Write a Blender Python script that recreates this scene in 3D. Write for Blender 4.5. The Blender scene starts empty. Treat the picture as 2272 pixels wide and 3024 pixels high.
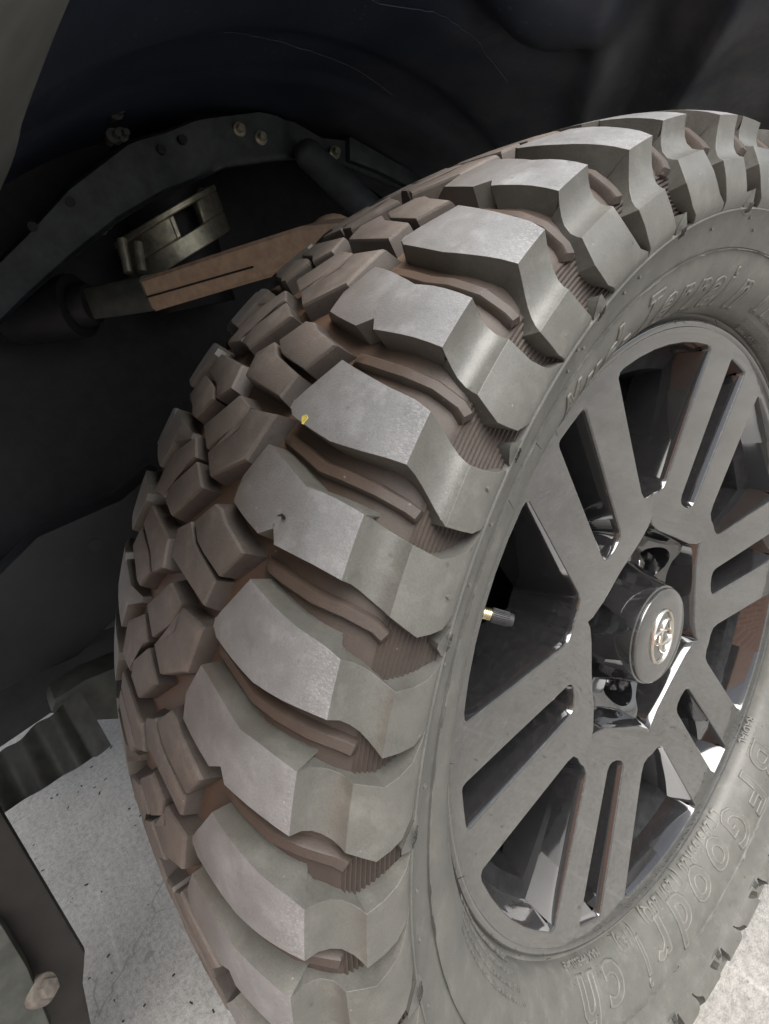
import bpy, bmesh, math, random
from mathutils import Vector, Matrix
R = math.radians
random.seed(7)
sc = bpy.context.scene
col = sc.collection

# ------------------------------------------------------------------ camera
HUB = 0.414
cam_d = bpy.data.cameras.new('camera'); cam = bpy.data.objects.new('camera', cam_d); col.objects.link(cam)
cam_d.sensor_fit = 'HORIZONTAL'; cam_d.sensor_width = 36.0
cam_d.lens = 1673.83 / 2272 * 36.0
cam_d.shift_x = -15.98 / 2272; cam_d.shift_y = -85.9 / 2272
cam_d.clip_start = 0.02; cam_d.clip_end = 400
cr = Vector((0.616927, 0.741197, -0.264629)); cd = Vector((0.147037, -0.438869, -0.886439)); cf = Vector((-0.773163, 0.507958, -0.379733))
m = Matrix((cr, -cd, -cf)).transposed().to_4x4()
m.translation = Vector((0.31392, -0.378375, 0.793538))
cam.matrix_world = m
sc.camera = cam

# ------------------------------------------------------------------ sky, sun, exposure
SUN_EL, SUN_AZ = 58.0, 90.0           # azimuth from +Y towards +X
w = bpy.data.worlds.new('World'); sc.world = w; w.use_nodes = True
nt = w.node_tree; nt.nodes.clear()
sky = nt.nodes.new('ShaderNodeTexSky'); sky.sky_type = 'NISHITA'; sky.sun_disc = False
sky.sun_elevation = R(SUN_EL); sky.sun_rotation = R(SUN_AZ); sky.air_density = 1.0; sky.dust_density = 3.0
hsv = nt.nodes.new('ShaderNodeHueSaturation'); hsv.inputs['Saturation'].default_value = 0.35
bg = nt.nodes.new('ShaderNodeBackground'); bg.inputs['Strength'].default_value = 0.11
out = nt.nodes.new('ShaderNodeOutputWorld')
nt.links.new(sky.outputs[0], hsv.inputs['Color']); nt.links.new(hsv.outputs[0], bg.inputs[0]); nt.links.new(bg.outputs[0], out.inputs[0])
sd = bpy.data.lights.new('sun', 'SUN'); sd.energy = 2.6; sd.angle = R(48); sd.color = (1.0, 0.965, 0.92)
so = bpy.data.objects.new('sun', sd); col.objects.link(so)
sv = Vector((math.sin(R(SUN_AZ)) * math.cos(R(SUN_EL)), math.cos(R(SUN_AZ)) * math.cos(R(SUN_EL)), math.sin(R(SUN_EL))))
so.rotation_euler = (-sv).to_track_quat('-Z', 'Y').to_euler(); so.location = sv * 6
vs = sc.view_settings; vs.view_transform = 'Standard'; vs.look = 'None'; vs.exposure = 1.15; vs.gamma = 1.0; vs.use_curve_mapping = False
sc.cycles.max_bounces = 6; sc.cycles.diffuse_bounces = 3; sc.cycles.glossy_bounces = 4

# ------------------------------------------------------------------ materials
def new_mat(name):
    M = bpy.data.materials.new(name); M.use_nodes = True
    return M, M.node_tree, M.node_tree.nodes['Principled BSDF']
def node(t, ty, **kw):
    n = t.nodes.new(ty)
    for k, v in kw.items(): setattr(n, k, v)
    return n
def noise(t, scale, detail=6, rough=0.6, vec=None):
    n = t.nodes.new('ShaderNodeTexNoise'); n.inputs['Scale'].default_value = scale; n.inputs['Detail'].default_value = detail
    n.inputs['Roughness'].default_value = rough
    if vec: t.links.new(vec, n.inputs['Vector'])
    return n.outputs['Fac']
def ramp(t, fac, stops):
    n = t.nodes.new('ShaderNodeValToRGB'); e = n.color_ramp.elements
    while len(e) < len(stops): e.new(0.5)
    for i, (p, c) in enumerate(stops):
        e[i].position = p; e[i].color = (*c, 1) if len(c) == 3 else c
    t.links.new(fac, n.inputs[0]); return n.outputs[0]
def g(v): return (v, v, v)
def mix(t, fac, a, b, mode='MIX'):
    n = t.nodes.new('ShaderNodeMix'); n.data_type = 'RGBA'; n.blend_type = mode
    if isinstance(fac, float): n.inputs[0].default_value = fac
    else: t.links.new(fac, n.inputs[0])
    for s, i in ((a, 6), (b, 7)):
        if isinstance(s, tuple): n.inputs[i].default_value = (*s, 1)
        else: t.links.new(s, n.inputs[i])
    return n.outputs[2]
def math_n(t, op, a, b=None):
    n = t.nodes.new('ShaderNodeMath'); n.operation = op
    for s, i in ((a, 0), (b, 1)):
        if s is None: continue
        if isinstance(s, (int, float)): n.inputs[i].default_value = s
        else: t.links.new(s, n.inputs[i])
    return n.outputs[0]
def pos(t): return t.nodes.new('ShaderNodeNewGeometry').outputs['Position']
def bump(t, bsdf, h, strength, dist):
    b = t.nodes.new('ShaderNodeBump'); b.inputs['Strength'].default_value = strength; b.inputs['Distance'].default_value = dist
    t.links.new(h, b.inputs['Height']); t.links.new(b.outputs[0], bsdf.inputs['Normal'])

def rubber(name, base, dust, dustlo, dusthi, rough, grain, speck=0.0, mud=None, feather=False):
    M, t, b = new_mat(name); P = pos(t)
    big = noise(t, 30, 3, 0.6, P); fine = noise(t, 1000, 2, 0.7, P)
    c = mix(t, ramp(t, big, [(dustlo, g(0)), (dusthi, g(1))]), base, dust)
    c = mix(t, 1.0, c, ramp(t, fine, [(0.25, g(0.82)), (0.60, g(1.0)), (0.75, g(1.0))]), 'MULTIPLY')
    patch = noise(t, 55, 4, 0.7, P)
    c = mix(t, ramp(t, patch, [(0.52, g(0)), (0.72, g(0.45))]), c, tuple(min(1, x * 1.5) for x in dust))
    c = mix(t, ramp(t, patch, [(0.26, g(0.45)), (0.44, g(0))]), c, tuple(x * .55 for x in base))
    scr = t.nodes.new('ShaderNodeTexVoronoi'); scr.inputs['Scale'].default_value = 48; t.links.new(P, scr.inputs['Vector'])
    c = mix(t, math_n(t, 'MULTIPLY', ramp(t, scr.outputs['Distance'], [(0.02, g(1)), (0.07, g(0))]), 0.5), c, tuple(x * .3 for x in base))
    if mud:
        gm = t.nodes.new('ShaderNodeTexCoord')
        sp = t.nodes.new('ShaderNodeSeparateXYZ'); t.links.new(gm.outputs['Object'], sp.inputs[0])
        ax = math_n(t, 'ABSOLUTE', sp.outputs[0])
        jit = math_n(t, 'MULTIPLY', math_n(t, 'SUBTRACT', big, 0.5), 0.06)
        mr = t.nodes.new('ShaderNodeMapRange'); mr.inputs[1].default_value = mud[1]; mr.inputs[2].default_value = mud[2]; mr.inputs[3].default_value = mud[3]; mr.inputs[4].default_value = 0.0
        t.links.new(math_n(t, 'ADD', ax, jit), mr.inputs[0])
        c = mix(t, mr.outputs[0], c, mud[0])
    if feather:
        mp = t.nodes.new('ShaderNodeMapping'); mp.inputs['Scale'].default_value = (110, 1500, 1500); t.links.new(P, mp.inputs[0])
        fe = noise(t, 1.0, 2, 0.6, mp.outputs[0])
        mr2 = t.nodes.new('ShaderNodeMapRange'); mr2.inputs[1].default_value = 0.127; mr2.inputs[2].default_value = 0.140; t.links.new(ax, mr2.inputs[0])
        c = mix(t, math_n(t, 'MULTIPLY', ramp(t, fe, [(0.50, g(0)), (0.66, g(0.32))]), mr2.outputs[0]), c, (0.40, 0.40, 0.39))
    if speck:
        v = t.nodes.new('ShaderNodeTexVoronoi'); v.inputs['Scale'].default_value = 150; t.links.new(P, v.inputs['Vector'])
        s = ramp(t, v.outputs['Distance'], [(0.0, g(1)), (0.10, g(0))])
        s2 = ramp(t, noise(t, 95, 2, 0.5, P), [(0.56, g(0)), (0.62, g(1))])
        c = mix(t, math_n(t, 'MULTIPLY', math_n(t, 'MULTIPLY', s, s2), speck), c, (0.42, 0.40, 0.36))
    t.links.new(c, b.inputs['Base Color']); b.inputs['Roughness'].default_value = rough
    b.inputs['Specular IOR Level'].default_value = 0.45
    bump(t, b, fine, grain * 0.6, 0.0010)
    return M
MUD = (0.090, 0.055, 0.036)
M_side = rubber('sidewall_rubber', (0.084, 0.085, 0.076), (0.110, 0.108, 0.097), 0.3, 0.7, 0.46, 0.12, 0.5)
M_lugside = rubber('lug_side_rubber', (0.088, 0.088, 0.078), (0.116, 0.114, 0.103), 0.3, 0.75, 0.40, 0.22, 0.5, mud=((0.075, 0.058, 0.046), 0.05, 0.115, 0.7))
M_crown = rubber('worn_tread_rubber', (0.160, 0.161, 0.162), (0.210, 0.211, 0.212), 0.3, 0.75, 0.50, 0.4, 0.7, mud=((0.098, 0.079, 0.066), 0.045, 0.118, 0.85), feather=True)
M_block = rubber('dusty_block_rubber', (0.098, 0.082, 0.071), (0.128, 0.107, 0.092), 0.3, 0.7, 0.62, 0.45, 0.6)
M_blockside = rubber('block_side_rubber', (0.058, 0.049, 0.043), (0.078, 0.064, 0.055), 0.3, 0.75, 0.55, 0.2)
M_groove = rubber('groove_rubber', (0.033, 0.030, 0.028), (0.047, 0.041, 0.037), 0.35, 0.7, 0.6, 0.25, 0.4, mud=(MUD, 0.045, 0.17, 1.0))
M_letter = rubber('letter_rubber', (0.105, 0.105, 0.094), (0.135, 0.132, 0.118), 0.3, 0.7, 0.45, 0.1)
M_tablet = rubber('dark_letter_rubber', (0.03, 0.03, 0.028), (0.045, 0.044, 0.04), 0.3, 0.7, 0.6, 0.1)
M_dark = rubber('dark_rubber', (0.02, 0.02, 0.019), (0.035, 0.034, 0.03), 0.3, 0.7, 0.5, 0.2)

def gloss_paint(name, base, dust, amount, rough):
    M, t, b = new_mat(name); P = pos(t)
    n1 = noise(t, 40, 3, 0.65, P)
    mp = t.nodes.new('ShaderNodeMapping'); mp.inputs['Scale'].default_value = (1, 0.4, 3); t.links.new(P, mp.inputs[0])
    n2 = noise(t, 220, 2, 0.7, mp.outputs[0])
    f = math_n(t, 'MULTIPLY', math_n(t, 'ADD', ramp(t, n1, [(0.3, g(0.4)), (0.75, g(1))]), ramp(t, n2, [(0.48, g(0)), (0.72, g(1.3))])), amount)
    v = t.nodes.new('ShaderNodeTexVoronoi'); v.inputs['Scale'].default_value = 260; t.links.new(P, v.inputs['Vector'])
    s = math_n(t, 'MULTIPLY', ramp(t, v.outputs['Distance'], [(0.05, g(1)), (0.14, g(0))]), ramp(t, noise(t, 70, 2, 0.5, P), [(0.55, g(0)), (0.65, g(0.5))]))
    f = math_n(t, 'MAXIMUM', f, s)
    t.links.new(mix(t, f, base, dust), b.inputs['Base Color'])
    rr = t.nodes.new('ShaderNodeMapRange'); rr.inputs[3].default_value = rough; rr.inputs[4].default_value = rough + 0.45; t.links.new(f, rr.inputs[0])
    t.links.new(rr.outputs[0], b.inputs['Roughness'])
    b.inputs['Coat Weight'].default_value = 1.0; b.inputs['Coat IOR'].default_value = 1.6; b.inputs['Coat Roughness'].default_value = 0.03; b.inputs['Specular IOR Level'].default_value = 0.6
    return M
M_rim = gloss_paint('gloss_black_wheel_paint', (0.012, 0.012, 0.013), (0.14, 0.143, 0.125), 0.155, 0.09)
M_rimclean = gloss_paint('gloss_black_wheel_recess', (0.008, 0.008, 0.009), (0.10, 0.095, 0.085), 0.05, 0.06)
def plain(name, c, rough, metal=0.0, nscale=60, var=0.35, bmp=0.1, coat=0.0):
    M, t, b = new_mat(name); P = pos(t)
    n = noise(t, nscale, 2, 0.65, P)
    lo = tuple(x * (1 - var) for x in c); hi = tuple(min(1, x * (1 + var)) for x in c)
    t.links.new(ramp(t, n, [(0.3, lo), (0.7, hi)]), b.inputs['Base Color'])
    b.inputs['Roughness'].default_value = rough; b.inputs['Metallic'].default_value = metal; b.inputs['Coat Weight'].default_value = coat
    bump(t, b, n, bmp, 0.002)
    return M
M_barrel = plain('dark_barrel_paint', (0.012, 0.012, 0.013), 0.45, 0, 90, 0.5, 0.1)
M_barrel.node_tree.nodes['Principled BSDF'].inputs['Specular IOR Level'].default_value = 0.2
M_chrome = plain('chrome', (0.62, 0.59, 0.53), 0.18, 1.0, 80, 0.1, 0.02)
M_brass = plain('brass', (0.62, 0.52, 0.33), 0.3, 1.0, 200, 0.2, 0.05)
M_vcap = plain('black_plastic_cap', (0.025, 0.025, 0.025), 0.45, 0, 300, 0.3, 0.1)
M_nut = plain('bright_lug_nut', (0.75, 0.74, 0.72), 0.18, 1.0, 80, 0.1, 0.02)
M_liner = plain('dark_liner_plastic', (0.065, 0.075, 0.090), 0.45, 0, 14, 0.15, 0.1)
def liner_mat():
    M, t, b = new_mat('dusty_lit_liner_plastic'); P = pos(t)
    c = ramp(t, noise(t, 9, 4, 0.6, P), [(0.3, (0.046, 0.061, 0.098)), (0.7, (0.078, 0.098, 0.142))])  # base tinted blue for the skylit shade inside the well
    v = t.nodes.new('ShaderNodeTexVoronoi'); v.inputs['Scale'].default_value = 75; t.links.new(P, v.inputs['Vector'])
    s_ = math_n(t, 'MULTIPLY', ramp(t, v.outputs['Distance'], [(0.08, g(1)), (0.2, g(0))]), ramp(t, noise(t, 9, 2, 0.5, P), [(0.52, g(0)), (0.62, g(0.6))]))
    c = mix(t, s_, c, (0.26, 0.26, 0.25))
    mp = t.nodes.new('ShaderNodeMapping'); mp.inputs['Rotation'].default_value = (0.5, 0.3, 0.9); mp.inputs['Scale'].default_value = (1.2, 5, 30); t.links.new(P, mp.inputs[0])
    st = noise(t, 1.6, 5, 0.7, mp.outputs[0])
    c = mix(t, ramp(t, st, [(0.60, g(0)), (0.72, g(0.35))]), c, (0.2, 0.2, 0.19))
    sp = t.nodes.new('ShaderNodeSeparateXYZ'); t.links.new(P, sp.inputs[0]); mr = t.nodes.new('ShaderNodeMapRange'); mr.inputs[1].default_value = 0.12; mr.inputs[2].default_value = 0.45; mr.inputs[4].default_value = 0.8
    t.links.new(sp.outputs[1], mr.inputs[0]); rear_light = math_n(t, 'MULTIPLY', mr.outputs[0], ramp(t, noise(t, 16, 5, 0.7, P), [(0.35, g(0.35)), (0.65, g(1))]))
    c = mix(t, rear_light, c, (0.30, 0.30, 0.285))  # rear of the liner painted paler, standing in for light on it
    t.links.new(c, b.inputs['Base Color']); b.inputs['Roughness'].default_value = 0.42
    return M
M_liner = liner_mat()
M_apron = plain('dusty_black_steel', (0.045, 0.054, 0.058), 0.6, 0, 45, 0.35, 0.15)
M_railm = plain('black_frame_paint', (0.008, 0.009, 0.010), 0.6, 0, 45, 0.3, 0.1)
M_steel = plain('grey_green_coated_steel', (0.042, 0.045, 0.039), 0.5, 0, 60, 0.3, 0.15)
M_zinc = plain('dull_zinc_metal', (0.42, 0.40, 0.32), 0.42, 0.8, 70, 0.3, 0.1)
M_warmarm = plain('warm_lit_brown_arm', (0.46, 0.325, 0.23), 0.65, 0, 90, 0.15, 0.1)  # orange-brown carries the warm light bounced onto the arm
M_black = plain('black_underbody', (0.010, 0.010, 0.012), 0.6, 0, 40, 0.5, 0.2)
M_disc = plain('brake_disc_steel', (0.05, 0.048, 0.045), 0.4, 0.6, 60, 0.4, 0.1)
M_leaf = plain('yellow_petal', (0.62, 0.52, 0.13), 0.6, 0, 300, 0.2, 0.1)
M_bolt = plain('dusty_bolt', (0.13, 0.115, 0.10), 0.6, 0.2, 120, 0.3, 0.2)
M_shield = plain('brown_black_shield', (0.010, 0.008, 0.007), 0.6, 0, 40, 0.4, 0.15)

def concrete():
    M, t, b = new_mat('pale_concrete'); P = pos(t)
    n1 = noise(t, 5, 5, 0.65, P); n2 = noise(t, 130, 2, 0.7, P); n3 = noise(t, 420, 2, 0.7, P)
    c = ramp(t, n1, [(0.3, (0.23, 0.223, 0.208)), (0.7, (0.345, 0.337, 0.318))])
    c = mix(t, 0.75, c, mix(t, 1.0, c, ramp(t, n2, [(0.32, g(0.60)), (0.60, g(1.0))]), 'MULTIPLY'))
    c = mix(t, ramp(t, n3, [(0.63, g(0)), (0.72, g(0.7))]), c, (0.46, 0.45, 0.425))
    v = t.nodes.new('ShaderNodeTexVoronoi'); v.inputs['Scale'].default_value = 90; t.links.new(P, v.inputs['Vector'])
    s = math_n(t, 'MULTIPLY', ramp(t, v.outputs['Distance'], [(0.07, g(1)), (0.17, g(0))]), ramp(t, noise(t, 17, 2, 0.5, P), [(0.5, g(0)), (0.6, g(0.85))]))
    c = mix(t, s, c, (0.13, 0.12, 0.10))
    mp = t.nodes.new('ShaderNodeMapping'); mp.inputs['Rotation'].default_value = (0, 0, R(62)); mp.inputs['Scale'].default_value = (2, 60, 1); t.links.new(P, mp.inputs[0])
    st = noise(t, 1.0, 4, 0.6, mp.outputs[0])
    c = mix(t, ramp(t, st, [(0.58, g(0)), (0.70, g(0.4))]), c, (0.42, 0.41, 0.385))
    c = mix(t, ramp(t, noise(t, 2.6, 4, 0.6, P), [(0.5, g(0)), (0.68, g(0.5))]), c, (0.25, 0.225, 0.19))
    # hairline cracks
    v2 = t.nodes.new('ShaderNodeTexVoronoi'); v2.feature = 'DISTANCE_TO_EDGE'; v2.inputs['Scale'].default_value = 3.2
    wr = t.nodes.new('ShaderNodeVectorMath'); wr.operation = 'ADD'
    nn = t.nodes.new('ShaderNodeTexNoise'); nn.inputs['Scale'].default_value = 14; t.links.new(P, nn.inputs['Vector'])
    sc_ = t.nodes.new('ShaderNodeVectorMath'); sc_.operation = 'SCALE'; sc_.inputs[3].default_value = 0.12; t.links.new(nn.outputs['Color'], sc_.inputs[0])
    t.links.new(P, wr.inputs[0]); t.links.new(sc_.outputs[0], wr.inputs[1]); t.links.new(wr.outputs[0], v2.inputs['Vector'])
    ck = math_n(t, 'MULTIPLY', ramp(t, v2.outputs['Distance'], [(0.0, g(1)), (0.006, g(0))]), ramp(t, noise(t, 6, 2, 0.5, P), [(0.48, g(0)), (0.55, g(0.7))]))
    c = mix(t, ck, c, (0.12, 0.11, 0.10))
    t.links.new(c, b.inputs['Base Color']); b.inputs['Roughness'].default_value = 0.85
    bump(t, b, math_n(t, 'ADD', n2, math_n(t, 'MULTIPLY', n3, 0.6)), 0.5, 0.003)
    return M
M_conc = concrete()
def brick():
    M, t, b = new_mat('terracotta_brick'); 
    tc = t.nodes.new('ShaderNodeTexCoord'); sp = t.nodes.new('ShaderNodeSeparateXYZ'); t.links.new(tc.outputs['Object'], sp.inputs[0])
    cb = t.nodes.new('ShaderNodeCombineXYZ'); t.links.new(sp.outputs[0], cb.inputs[0]); t.links.new(sp.outputs[2], cb.inputs[1])
    br = t.nodes.new('ShaderNodeTexBrick'); t.links.new(cb.outputs[0], br.inputs[0])
    br.inputs['Color1'].default_value = (0.50, 0.26, 0.165, 1); br.inputs['Color2'].default_value = (0.41, 0.195, 0.12, 1); br.inputs['Mortar'].default_value = (0.54, 0.37, 0.28, 1)
    br.inputs['Scale'].default_value = 1.0; br.inputs['Brick Width'].default_value = 0.23; br.inputs['Row Height'].default_value = 0.08; br.inputs['Mortar Size'].default_value = 0.012
    t.links.new(br.outputs[0], b.inputs['Base Color']); b.inputs['Roughness'].default_value = 0.8
    return M
M_brick = brick()

# ------------------------------------------------------------------ helpers
def link(name, me, parent=None, loc=None):
    o = bpy.data.objects.new(name, me); col.objects.link(o)
    if parent: o.parent = parent
    if loc: o.location = loc
    return o
def finish(bm, name, mats, sharp=32):
    me = bpy.data.meshes.new(name)
    bmesh.ops.recalc_face_normals(bm, faces=bm.faces[:])
    bm.to_mesh(me); bm.free()
    for M in (mats if isinstance(mats, (list, tuple)) else [mats]): me.materials.append(M)
    for p in me.polygons: p.use_smooth = True
    me.set_sharp_from_angle(angle=R(sharp))
    return me
def harden(me):
    o = bpy.data.objects.new('tmp', me); col.objects.link(o)
    md_ = o.modifiers.new('w', 'WEIGHTED_NORMAL'); md_.keep_sharp = True; md_.weight = 80
    dg_ = bpy.context.evaluated_depsgraph_get(); dg_.update()
    r = bpy.data.meshes.new_from_object(o.evaluated_get(dg_), preserve_all_data_layers=True, depsgraph=dg_)
    r.name = me.name; bpy.data.objects.remove(o)
    return r
def tag(o, label, cat=None, group=None, kind=None):
    if label: o['label'] = label
    if cat: o['category'] = cat
    if group: o['group'] = group
    if kind: o['kind'] = kind
    return o
def empty(name, loc=(0, 0, 0)):
    o = bpy.data.objects.new(name, None); o.empty_display_size = 0.05; col.objects.link(o); o.location = loc; return o
def bevel_sharp(bm, off, seg, ang=25):
    bm.normal_update()
    es = [e for e in bm.edges if len(e.link_faces) == 2 and e.calc_face_angle(0) > R(ang)]
    if es: bmesh.ops.bevel(bm, geom=es, offset=off, segments=seg, profile=0.6, affect='EDGES', clamp_overlap=True, material=-1)
def box_bm(bm, c, s, rot=None):
    mt = Matrix.Translation(c) @ (rot.to_4x4() if rot else Matrix.Identity(4)) @ Matrix.Diagonal((*s, 1))
    return bmesh.ops.create_cube(bm, size=1.0, matrix=mt)['verts']
def tube(bm, a, b_, r0, r1=None, n=16, caps=True):
    a = Vector(a); b_ = Vector(b_); r1 = r0 if r1 is None else r1
    q = (b_ - a).to_track_quat('Z', 'Y')
    rings = []
    for p, r in ((a, r0), (b_, r1)):
        rings.append([bm.verts.new(p + q @ Vector((r * math.cos(2 * math.pi * i / n), r * math.sin(2 * math.pi * i / n), 0))) for i in range(n)])
    for i in range(n): bm.faces.new((rings[0][i], rings[0][(i + 1) % n], rings[1][(i + 1) % n], rings[1][i]))
    if caps: bm.faces.new(rings[0][::-1]); bm.faces.new(rings[1])
    return rings
def revolve(bm, prof, n=192, closed=False, a0=0.0, a1=2 * math.pi, mi=None):
    """prof: (a, r) pairs, axis X, angle delta: y=-r sin d, z=r cos d"""
    full = abs(a1 - a0 - 2 * math.pi) < 1e-6
    m_ = n if full else n + 1
    rows = []
    for i in range(m_):
        d = a0 + (a1 - a0) * i / n
        rows.append([bm.verts.new((a, -r * math.sin(d), r * math.cos(d))) for a, r in prof])
    L = len(prof)
    for i in range(n):
        A = rows[i]; B = rows[(i + 1) % m_]
        for j in range(L if closed else L - 1):
            f = bm.faces.new((A[j], A[(j + 1) % L], B[(j + 1) % L], B[j]))
            if mi: f.material_index = mi(j)
    return rows

# tyre measures (metres): a = distance from the tyre's centre plane, r = radius, k = pitches
D0 = -10.2
def dl(k): return R(D0 + 15.0 * k)
def rc(a):
    s = abs(a) / 0.126
    return 0.417 - 0.010 * s ** 2 - 0.004 * s ** 6
def P3(k, a, r):
    d = dl(k); return Vector((a, -r * math.sin(d), r * math.cos(d)))
BASE = [(0, .4035), (.05, .4025), (.09, .399), (.115, .3945), (.128, .388), (.137, .379), (.1415, .3735), (.1445, .360), (.1465, .349), (.1500, .3455), (.1475, .341), (.143, .335), (.1375, .3255)]
def base_r(a):
    a = abs(a)
    for (a0, r0), (a1, r1) in zip(BASE[:7], BASE[1:7]):
        if a0 <= a <= a1: return r0 + (r1 - r0) * (a - a0) / (a1 - a0)
    return .3735
def side_a(r):
    T = [(.3505, .1520), (.3455, .1500), (.341, .1475), (.335, .143), (.3255, .1375), (.319, .134), (.310, .1305), (.302, .127), (.294, .122), (.287, .115), (.281, .108), (.277, .102), (.2745, .0985), (.268, .094)]
    for (r0, a0), (r1, a1) in zip(T, T[1:]):
        if r0 >= r >= r1: return a0 + (a1 - a0) * (r0 - r) / (r0 - r1)
    return T[0][1] if r > T[0][0] else T[-1][1]

# ------------------------------------------------------------------ setting: ground and the brick wall mirrored in the wheel
bm = bmesh.new()
bmesh.ops.create_grid(bm, x_segments=40, y_segments=40, size=60)
ground = link('ground', finish(bm, 'ground', M_conc)); tag(ground, 'pale worn concrete ground with speckles and hairline cracks', kind='structure')
bm = bmesh.new(); bmesh.ops.create_cube(bm, size=1, matrix=Matrix.Translation((1.4, -2.75, 1.75)) @ Matrix.Rotation(R(-46), 4, 'Z') @ Matrix.Diagonal((4.4, 0.25, 3.5, 1)))
wall = link('brick_wall', finish(bm, 'brick_wall', M_brick)); tag(wall, 'terracotta brick wall mirrored in the glossy wheel', 'wall')

# ------------------------------------------------------------------ the wheel
wheel = empty('wheel'); tag(wheel, 'black six-spoke alloy wheel with a chunky dusty off-road tire', 'wheel')

# carcass: sidewalls, groove floor
half = [(0, .4058), (.03, .4055), (.05, .4046), (.07, .4022), (.09, .3993), (.105, .397), (.115, .3945), (.122, .3915), (.128, .388), (.133, .3835), (.137, .379), (.1395, .376)]
n_r = 13
for i in range(n_r):                       # fine circumferential ribs in the shoulder notches
    t0 = i / n_r; r0 = .3745 - (.3745 - .3435) * t0; a0 = .1408 + (.1452 - .1408) * t0; st = (.3745 - .3435) / n_r
    half += [(a0 - .0007, r0), (a0 + .0009, r0 - st * .3), (a0 + .0009, r0 - st * .62), (a0 - .0007, r0 - st * .85)]
half += [(.1454, .3433), (.1478, .3418), (.1480, .3410), (.1464, .3395), (.143, .335), (.1400, .330), (.1375, .3255), (.1350, .3212), (.1343, .3198), (.1336, .3195), (.1336, .3190), (.1350, .3187), (.1349, .3181), (.1335, .3178), (.1305, .310), (.1290, .3062), (.127, .302), (.1248, .298), (.122, .294), (.1187, .2905), (.115, .287), (.1115, .2838), (.108, .281), (.1045, .2792), (.1005, .2782), (.096, .2778), (.091, .272), (.085, .258)]
nb = 12 + 4 * n_r
prof = [(-a, r) for a, r in half[:0:-1]] + half
bm = bmesh.new(); c0 = len(half) - 1
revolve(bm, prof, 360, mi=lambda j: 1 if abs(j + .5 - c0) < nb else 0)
# little moulding burrs on the sidewall ring line
for v in bm.verts:
    r = math.hypot(v.co.y, v.co.z)
    if v.co.x > 0.1 and .3180 < r < .3189 and random.random() < .35:
        v.co.x += random.uniform(0, .0014)
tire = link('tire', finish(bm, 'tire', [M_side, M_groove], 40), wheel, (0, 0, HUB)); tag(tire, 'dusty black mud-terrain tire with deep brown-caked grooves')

def ladder(st, sub, name, mats, bev=.0016, draft=.018):
    """lug: stations (top a, r, k lo, k hi, base a, r, material of the strip that follows)"""
    bm = bmesh.new(); tops = []; bl = []; bh = []
    for (a, r, k0, k1, ba, br, mi) in st:
        tops.append([bm.verts.new(P3(k0 + (k1 - k0) * i / sub, a, r)) for i in range(sub + 1)])
        dd = draft * (r - br + .002) / .015 if r > br else 0.002
        bl.append(bm.verts.new(P3(k0 - dd, ba, br))); bh.append(bm.verts.new(P3(k1 + dd, ba, br)))
    for j in range(len(st) - 1):
        A, B = tops[j], tops[j + 1]
        for i in range(sub):
            f = bm.faces.new((A[i], A[i + 1], B[i + 1], B[i])); f.material_index = st[j][6]
        f = bm.faces.new((bl[j], A[0], B[0], bl[j + 1])); f.material_index = 1
        f = bm.faces.new((A[-1], bh[j], bh[j + 1], B[-1])); f.material_index = 1
    f = bm.faces.new([bl[0]] + tops[0] + [bh[0]]); f.material_index = 1
    bevel_sharp(bm, bev, 3, 28)
    return harden(finish(bm, name, mats, 60))
def cb(a): return max(.0, a), base_r(a)
def crown(a, k0, k1, dr=0.0, mi=0): return (a, rc(a) - dr, k0, k1, a if a < .13 else .13, base_r(min(a, .13)) - .001, mi)
Yst = [(.0710, rc(.071), .245, .285, .0665, .4005, 0), crown(.075, .195, .318), crown(.080, .138, .330), crown(.0895, .022, .353), crown(.098, .047, .372), crown(.107, .070, .390), crown(.116, .092, .393), crown(.124, .110, .394), crown(.131, .121, .392), crown(.137, .131, .390), crown(.1445, .158, .390, 0, 1),
       (.1436, .3880, .172, .404, .133, .384, 1), (.1437, .3822, .190, .430, .136, .379, 1), (.1447, .3772, .212, .462, .1385, .375, 1), (.1470, .3733, .238, .500, .140, .371, 1), (.1496, .3710, .254, .528, .1405, .369, 1), (.1524, .3697, .265, .550, .141, .368, 1),
       (.1532, .361, .246, .540, .1425, .360, 1), (.1528, .3535, .216, .527, .144, .353, 1), (.1512, .3475, .176, .490, .1455, .348, 1), (.1488, .3440, .158, .462, .1455, .344, 1), (.1446, .3385, .150, .445, .1440, .338, 1)]
Zst = [(.0445, rc(.0445) - .006, .682, .714, .041, .4005, 1), (.0565, rc(.0565), .632, .755, .054, .4005, 0), crown(.0668, .466, .790), crown(.075, .487, .814), crown(.0848, .518, .841), crown(.0940, .553, .797), crown(.0978, .566, .856), crown(.1045, .592, .859), crown(.115, .594, .864), crown(.122, .600, .868), crown(.130, .611, .876), crown(.1365, .622, .884, 0, 1),
       (.1352, .3925, .628, .894, .129, .388, 1), (.1354, .3878, .637, .910, .131, .3855, 1), (.1368, .3838, .646, .930, .1335, .383, 1), (.1400, .3803, .656, .950, .136, .380, 1), (.1434, .3788, .662, .962, .138, .377, 1), (.1468, .3780, .668, .973, .139, .375, 1),
       (.1500, .3715, .677, 1.004, .141, .369, 1), (.1526, .3660, .685, 1.030, .142, .364, 1), (.1530, .3590, .655, 1.010, .143, .358, 1), (.1526, .3525, .615, .984, .144, .353, 1), (.1510, .3470, .520, .915, .1455, .348, 1), (.1488, .3440, .480, .880, .1455, .344, 1), (.1446, .3385, .462, .860, .1440, .338, 1)]
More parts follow.
